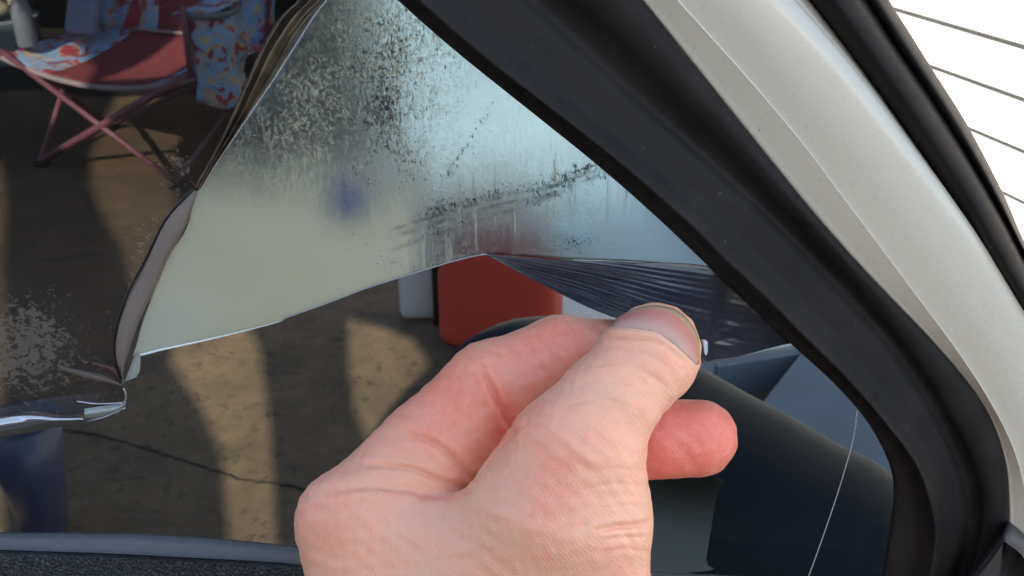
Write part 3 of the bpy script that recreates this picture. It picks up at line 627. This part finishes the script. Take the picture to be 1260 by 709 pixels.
# ------------------------------------------------------------------ film strip being peeled
flap = empty('peeled_film', on_glass(900, 440), 'dark wrinkled strip of tint film pulled off the glass between thumb and finger', 'window film')
HD = .195
TOPC = spline([(598, 313), (640, 316), (700, 320), (780, 323), (872, 328), (905, 358), (940, 392), (972, 421)], 160)
BOTC = spline([(598, 313, 0), (640, 336, .12), (684, 358, .4), (725, 378, .75), (757, 390, 1), (790, 400, 1), (830, 415, 1), (858, 434, 1), (866, 446, .85), (876, 444, .7), (905, 440, .5), (940, 430, .25), (972, 422, .03)], 160)
rng = np.random.default_rng(7); m_ = 70; V = []
for i in range(160):
    u = i/159
    for j in range(m_):
        v = j/(m_-1); x, y = TOPC[i]*(1-v)+BOTC[i, :2]*v; w = BOTC[i, 2]*v**1.3
        p = on_glass(x, y, .0009).lerp(at_depth(x, y, HD+.0078), w)
        fan = math.atan2(y-306, x-560)                         # wrinkles fan out from the tear
        q = fan*70+1.2*math.sin(u*5+v*3); q2 = fan*260+3*math.sin(u*7)+1.3*math.sin(v*7)
        tri = lambda z: 1-4*abs((z/6.283) % 1-.5)
        A = .00105*math.sin(math.pi*min(1, v*1.05))**.6*min(1, u*5)*(1-.8*sm(.35, .7, u))
        d = A*(tri(q)*.5+tri(q2+1)*.3+.35*max(0, tri(fan*37+math.sin(u*4)*2))**4)
        rr = math.hypot(x-870, y-425); d += .00022*math.exp(-(rr/70)**2)*tri(math.atan2(y-425, x-862)*13)*(1 if x > 862 else 0)*math.sin(math.pi*v)
        V.append(p+Vector((0, -d, d*.3)))
M_flap = mat('dark_purple_film', (.028, .026, .031), .24, spec=.55); t = NT(M_flap)
t.bump(t.noise(t.coord((.5, 1, 2)), 260, 4), .22, .0012)
solidify(obj('film_strip', mesh('film_strip', V, grid_faces(160, m_)), M_flap, flap), .0002)
obj('liner_tab', loft('liner_tab', [([(860, 418), (862, 446)], 16), ([(867, 418), (868, 444)], 17), ([(871, 421), (871, 445)], 15)], 4, 8), mat('white_liner', (.55, .57, .60), .4), flap)

# ------------------------------------------------------------------ the hand (one continuous skin from a distance field, in a space of photo pixels times real depth)
def cap(P, a, b, ra, rb, zs=1.0):
    a, b = np.array(a, np.float32), np.array(b, np.float32); k = np.array([1, 1, 1/zs], np.float32)
    ba = (b-a)*k; h = np.zeros(P[0].shape, np.float32)
    pa = [(P[i]-a[i])*k[i] for i in range(3)]
    h = np.clip((pa[0]*ba[0]+pa[1]*ba[1]+pa[2]*ba[2])/max(ba@ba, 1e-6), 0, 1)
    return np.sqrt(sum((pa[i]-ba[i]*h)**2 for i in range(3)))-(ra+(rb-ra)*h)
def smin(a, b, k):
    h = np.clip(.5+.5*(b-a)/k, 0, 1); return b*(1-h)+a*h-k*h*(1-h)
def chain(P, pts, zs, k):
    d = None
    for (a, ra), (b, rb) in zip(pts[:-1], pts[1:]):
        c = cap(P, a, b, ra, rb, zs); d = c if d is None else smin(d, c, k)
    return d
def hand_sdf(P):
    X, Y, Z = P
    th = chain(P, [((803, 430, -6), 56), ((792, 446, 6), 58), ((746, 500, 28), 62), ((709, 560, 34), 84), ((688, 640, 22), 108)], .82, 12)
    th = smin(th, cap(P, (810, 425, -4), (812, 440, -2), 50, 50, .7), 10)
    palm = cap(P, (688, 640, 10), (650, 770, -20), 108, 152, .62)
    palm = smin(palm, cap(P, (650, 770, -20), (600, 1010, -40), 150, 140, .66), 40)
    palm = smin(palm, cap(P, (600, 1010, -40), (580, 1200, -60), 138, 150, .75), 40)
    kn = cap(P, (441, 648, -62), (490, 790, -60), 72, 110, .85)
    palm = smin(palm, kn, 45)
    palm = smin(palm, cap(P, (470, 668, -48), (640, 698, -15), 62, 90, .75), 40)
    palm = smin(palm, cap(P, (600, 760, -140), (590, 980, -110), 120, 110, .7), 50)   # heel of the hand behind
    body = smin(th, palm, 40)
    idx = chain(P, [((441, 646, -68), 71), ((530, 562, -84), 69), ((606, 484, -88), 63), ((690, 443, -94), 53), ((766, 438, -96), 45)], .85, 12)
    K = 2+30*np.clip((570-X)/90, 0, 1)*np.clip((Y-545)/60, 0, 1)
    d = smin(body, idx, K)
    mid_ = chain(P, [((500, 690, -130), 66), ((620, 590, -165), 60), ((740, 545, -150), 50), ((859, 539, -128), 47)], .9, 14)
    mid_ = smin(mid_, cap(P, (822, 540, -124), (862, 541, -128), 47, 44, .85), 8)
    rng_ = chain(P, [((520, 740, -150), 62), ((640, 650, -185), 54), ((730, 625, -175), 46), ((755, 640, -150), 42)], .9, 14)
    pin_ = chain(P, [((550, 800, -160), 56), ((640, 720, -190), 46), ((715, 700, -182), 40), ((735, 712, -160), 36)], .9, 12)
    back = cap(P, (500, 700, -115), (560, 820, -130), 80, 90, .8)
    rest = smin(smin(smin(mid_, rng_, 6), pin_, 6), back, 25)
    KK = 3+22*np.clip((640-X)/80, 0, 1)
    return smin(d, rest, KK)
H = 4.0
gx = np.arange(352, 924, H, dtype=np.float32); gy = np.arange(356, 1372, H, dtype=np.float32); gz = np.arange(-292, 156, H, dtype=np.float32)
P = np.meshgrid(gx, gy, gz, indexing='ij'); D = hand_sdf(P); del P
def surface_nets(D, o, h):
    ins = D < 0; nx, ny, nz = D.shape
    c = np.zeros((nx-1, ny-1, nz-1), np.int8)
    for i in (0, 1):
        for j in (0, 1):
            for k in (0, 1): c += ins[i:nx-1+i, j:ny-1+j, k:nz-1+k]
    act = (c > 0) & (c < 8); idx = -np.ones(act.shape, np.int64); A = np.argwhere(act); idx[act] = np.arange(len(A))
    acc = np.zeros((len(A), 3)); cnt = np.zeros(len(A))
    co = [(i, j, k) for i in (0, 1) for j in (0, 1) for k in (0, 1)]
    for p in co:
        for ax in range(3):
            if p[ax]: continue
            q = list(p); q[ax] = 1
            a = D[A[:, 0]+p[0], A[:, 1]+p[1], A[:, 2]+p[2]]; b = D[A[:, 0]+q[0], A[:, 1]+q[1], A[:, 2]+q[2]]
            s = (a < 0) != (b < 0); t = np.where(s, a/np.where(s, a-b, 1), 0)
            pt = np.tile(np.array(p, float), (len(A), 1)); pt[:, ax] += t
            acc += pt*s[:, None]; cnt += s
    Vv = (A+acc/cnt[:, None])*h+np.array(o); Q = []
    for ax in range(3):
        u, v = (ax+1) % 3, (ax+2) % 3
        sl0 = [slice(None)]*3; sl1 = [slice(None)]*3; sl0[ax] = slice(0, -1); sl1[ax] = slice(1, None)
        a, b = ins[tuple(sl0)], ins[tuple(sl1)]; E_ = np.argwhere(a != b); fl = a[tuple(E_.T)]
        ok = (E_[:, u] > 0) & (E_[:, v] > 0) & (E_[:, u] < D.shape[u]-1) & (E_[:, v] < D.shape[v]-1); E_, fl = E_[ok], fl[ok]
        f = []
        for du, dv in ((1, 1), (0, 1), (0, 0), (1, 0)):
            e = E_.copy(); e[:, u] -= du; e[:, v] -= dv; f.append(idx[tuple(e.T)])
        f = np.stack(f, 1); f[~fl] = f[~fl][:, ::-1]; Q.append(f)
    return Vv, np.vstack(Q)
hv, hq = surface_nets(D, (gx[0], gy[0], gz[0]), H)
# one level of subdivision by mesh modifier, then creases carved per vertex
tm = mesh('tmp', hv, hq); to = obj('tmp', tm); ss = to.modifiers.new('s', 'SUBSURF'); ss.levels = 1; ss.render_levels = 1
hm = bpy.data.meshes.new_from_object(to.evaluated_get(bpy.context.evaluated_depsgraph_get())); bpy.data.objects.remove(to)
co = np.empty(len(hm.vertices)*3); hm.vertices.foreach_get('co', co); co = co.reshape(-1, 3)
nn = np.empty(len(co)*3); hm.vertices.foreach_get('normal', nn); nn = nn.reshape(-1, 3)
front = np.clip(nn[:, 2]*1.6+.35, 0, 1)*np.clip((co[:, 2]+150)/30, 0, 1)
def crease(pts, w, dep, bulge=.35):
    L = spline(pts, 60); d = np.full(len(co), 1e9)
    box_ = (co[:, 0] > L[:, 0].min()-6*w) & (co[:, 0] < L[:, 0].max()+6*w) & (co[:, 1] > L[:, 1].min()-6*w) & (co[:, 1] < L[:, 1].max()+6*w) & (front > 0)
    ii = np.where(box_)[0]
    if not len(ii): return
    dd = np.sqrt(((co[ii, None, :2]-L[None, :, :])**2).sum(2)); k = dd.argmin(1); d = dd.min(1); f = np.sin(np.pi*np.clip(k/59, .04, .96))**.5
    prof = -dep*np.exp(-(d/w)**2)+dep*bulge*np.exp(-((d-2.4*w)/(1.5*w))**2)
    disp[ii] += prof*f*front[ii]*(1.4 if dep > 2 else .8)
disp = np.zeros(len(co))
for a in [([(592, 452), (606, 480), (620, 508), (631, 532)], 4, 4.5), ([(560, 450), (585, 470), (600, 500)], 5, 1.2),
          ([(500, 533), (535, 546), (562, 568), (583, 592)], 4, 3.4), ([(455, 572), (500, 576), (540, 590), (575, 602)], 3.2, 3.2), ([(468, 556), (495, 562), (515, 578)], 3, 1.5),
          ([(405, 605), (450, 598), (500, 602), (545, 610), (580, 603)], 5, 2.6), ([(520, 545), (528, 565), (545, 583)], 3, 1.1),
          ([(735, 428), (775, 430), (815, 446), (832, 462)], 3, 1.3), ([(712, 455), (760, 447), (800, 462), (825, 480)], 3, 1.3), ([(700, 478), (745, 470), (785, 478)], 2.6, 1.0),
          ([(690, 500), (740, 492), (790, 505)], 2.6, 1.0), ([(742, 412), (770, 414), (800, 417), (822, 428), (840, 444)], 2.6, 2.6),
          ([(800, 641), (785, 646), (762, 648), (735, 652)], 3.2, 3.6), ([(798, 625), (770, 622), (740, 626)], 2.6, 1.2), ([(796, 600), (760, 596), (720, 602)], 3, 1.0), ([(797, 580), (765, 577), (735, 580)], 2.6, .8), ([(806, 682), (770, 676), (735, 680)], 3, 1.2), ([(806, 662), (775, 661), (745, 664)], 2.4, 1.0),
          ([(648, 522), (631, 534), (605, 564), (584, 592)], 2.2, 2.5, 0), ([(660, 398), (672, 425), (690, 460)], 4, 1.5), ([(700, 393), (708, 412), (712, 430)], 3, .8)]: crease(*a)
# soft fine relief: tendon and skin unevenness
r2 = np.random.default_rng(3)
for k in range(26):
    w = r2.normal(size=3); w /= np.linalg.norm(w); fq = r2.uniform(.04, .16); disp += .10*np.sin(co@w*fq*6.28/2.2+r2.uniform(0, 6.28))
co2 = co+nn*disp[:, None]
def red_amt(c):
    g = lambda x, y, rx, ry, zz=None: np.exp(-((c[:, 0]-x)/rx)**2-((c[:, 1]-y)/ry)**2)
    v = .55*g(560, 490, 110, 75)+.45*g(690, 420, 70, 40)+.35*g(690, 600, 50, 60)+.25*g(400, 640, 45, 60)
    v += np.clip((-c[:, 2]-55)/15, 0, 1)*np.clip((c[:, 0]-770)/30, 0, 1)*np.clip((c[:, 1]-470)/20, 0, 1)*.9 + .3*g(620, 520, 20, 40)
    v -= .25*g(740, 470, 60, 40)+.2*g(760, 620, 50, 70)
    return np.clip(.28+v, 0, 1)
red = red_amt(co)
def to_world(c):
    dep = HD*(1-c[:, 2]/F); x = (c[:, 0]-630)/F*dep; b = -(c[:, 1]-354.5)/F*dep
    up, fw = np.array(UP), np.array(FW)
    o = fw[None]*dep[:, None]+up[None]*b[:, None]; o[:, 0] += x; return o
hm.vertices.foreach_set('co', to_world(co2).ravel()); hm.update()
hm.flip_normals() if False else None
set_attr(hm, 'red', red)
hm.polygons.foreach_set('use_smooth', [True]*len(hm.polygons))
bm = bmesh.new(); bm.from_mesh(hm); bmesh.ops.recalc_face_normals(bm, faces=bm.faces); bm.to_mesh(hm); bm.free()
def skin_mat():
    m = mat('skin', (.6, .35, .27), .5, spec=.5); t = NT(m); c = t.coord()
    b = t.b; b.inputs['Subsurface Weight'].default_value = .7; b.inputs['Subsurface Radius'].default_value = (1, .35, .2); b.inputs['Subsurface Scale'].default_value = .0030
    r = t.attr('red').outputs['Fac']; n = t.noise(c, 130, 5, .6); n2 = t.noise(c, 700, 3)
    k = t.math('ADD', r, t.math('MULTIPLY', t.math('SUBTRACT', n, .5), .7))
    col = t.ramp(k, [(.05, (.78, .425, .285)), (.45, (.81, .365, .243)), (1, (.81, .21, .14))])
    col = t.mixc(t.ramp(n2, [(.45, 0), (.75, .22)]), col, (.84, .53, .37))
    t.link(col, b.inputs['Base Color'])
    v = t.node('ShaderNodeTexVoronoi', feature='DISTANCE_TO_EDGE'); v.inputs['Scale'].default_value = 1500; t.link(t.coord((1, 1, .8), (.3, .5, .2)), v.inputs['Vector'])
    wv = t.node('ShaderNodeTexWave'); wv.inputs['Scale'].default_value = 420; wv.inputs['Distortion'].default_value = 5; wv.inputs['Detail'].default_value = 2; t.link(t.coord((1, 1, 1), (0, R(35), 0)), wv.inputs['Vector'])
    h = t.math('ADD', t.math('MULTIPLY', t.ramp(v.outputs['Distance'], [(0, 0), (.2, 1)]), .5), t.math('ADD', t.math('MULTIPLY', wv.outputs['Fac'], .35), t.math('MULTIPLY', n2, .8)))
    t.bump(h, .28, .00022); t.link(t.ramp(n2, [(.3, .36), (.7, .52)]), b.inputs['Roughness']); return m
M_skin = skin_mat()
hand = obj('hand', hm, M_skin)
tag(hand, 'bare left hand pinching the peeled film between thumb and forefinger', 'hand')
# thumb nail: a shell lying on the tip
def zfront(x, y):
    z = np.arange(120, -120, -.5, dtype=np.float32); d = hand_sdf([np.full_like(z, x), np.full_like(z, y), z]); k = np.argmax(d < 0); return z[k] if d.min() < 0 else None
n0 = spline([(752, 403), (775, 404), (800, 408), (824, 420), (843, 436), (857.5, 449)], 26); n1 = spline([(760, 391), (782, 380.5), (806, 376.5), (832, 382), (851, 400), (859.5, 420), (860, 447)], 26)
NV = []; last = 0
for i in range(26):
    for j in range(12):
        v = j/11; x, y = n0[i]*(1-v)+n1[i]*v; z = zfront(x, y); z = last if z is None else z; last = z
        NV.append((x, y, z+.4+2.4*math.sin(math.pi*i/25)**.5*min(1, v*3)))
nm = mesh('thumb_nail', to_world(np.array(NV)), grid_faces(26, 12))
set_attr(nm, 'tip', [j/11 for i in range(26) for j in range(12)])
M_nail = mat('nail', (.6, .4, .36), .5, spec=.18); t = NT(M_nail)
t.link(t.ramp(t.attr('tip').outputs['Fac'], [(0, (.50, .31, .25)), (.25, (.52, .30, .245)), (.60, (.52, .20, .165)), (.78, (.50, .18, .14)), (.88, (.40, .27, .16)), (1, (.34, .25, .15))]), t.b.inputs['Base Color'])
t.b.inputs['Subsurface Weight'].default_value = .3; t.b.inputs['Subsurface Scale'].default_value = .002
solidify(obj('thumb_nail', nm, M_nail, hand), .0003, 0)

rim = [(856, 496), (872, 499.5), (889, 509.5), (900, 522), (905, 538)]
obj('finger_nail_rim', tube('finger_nail_rim', [Vector(v) for v in to_world(np.array([(x, y, -136) for x, y in spline(rim, 40)]))], list(.00022*np.sin(np.linspace(.25, 2.9, 40))), 6), mat('nail_edge', (.85, .60, .48), .35), hand)
M_glue = mat('glue_fleck', (.75, .73, .68), .4)
for x, y, r in ((778, 402, .8), (795, 406, .9), (846, 441, .7), (850, 452, .6), (842, 457, .5), (755, 398, .6)):
    bm = bmesh.new(); g_ = bmesh.ops.create_icosphere(bm, subdivisions=1, radius=r*.00012); c_ = to_world(np.array([(x, y, (zfront(x, y) or 0)+1.2)]))[0]
    bmesh.ops.transform(bm, matrix=Matrix.Translation(c_) @ Matrix.Diagonal((1.5, .8, 1, 1)), verts=g_['verts'])
    obj('glue_fleck', bm_mesh('glue_fleck', bm), M_glue, hand)
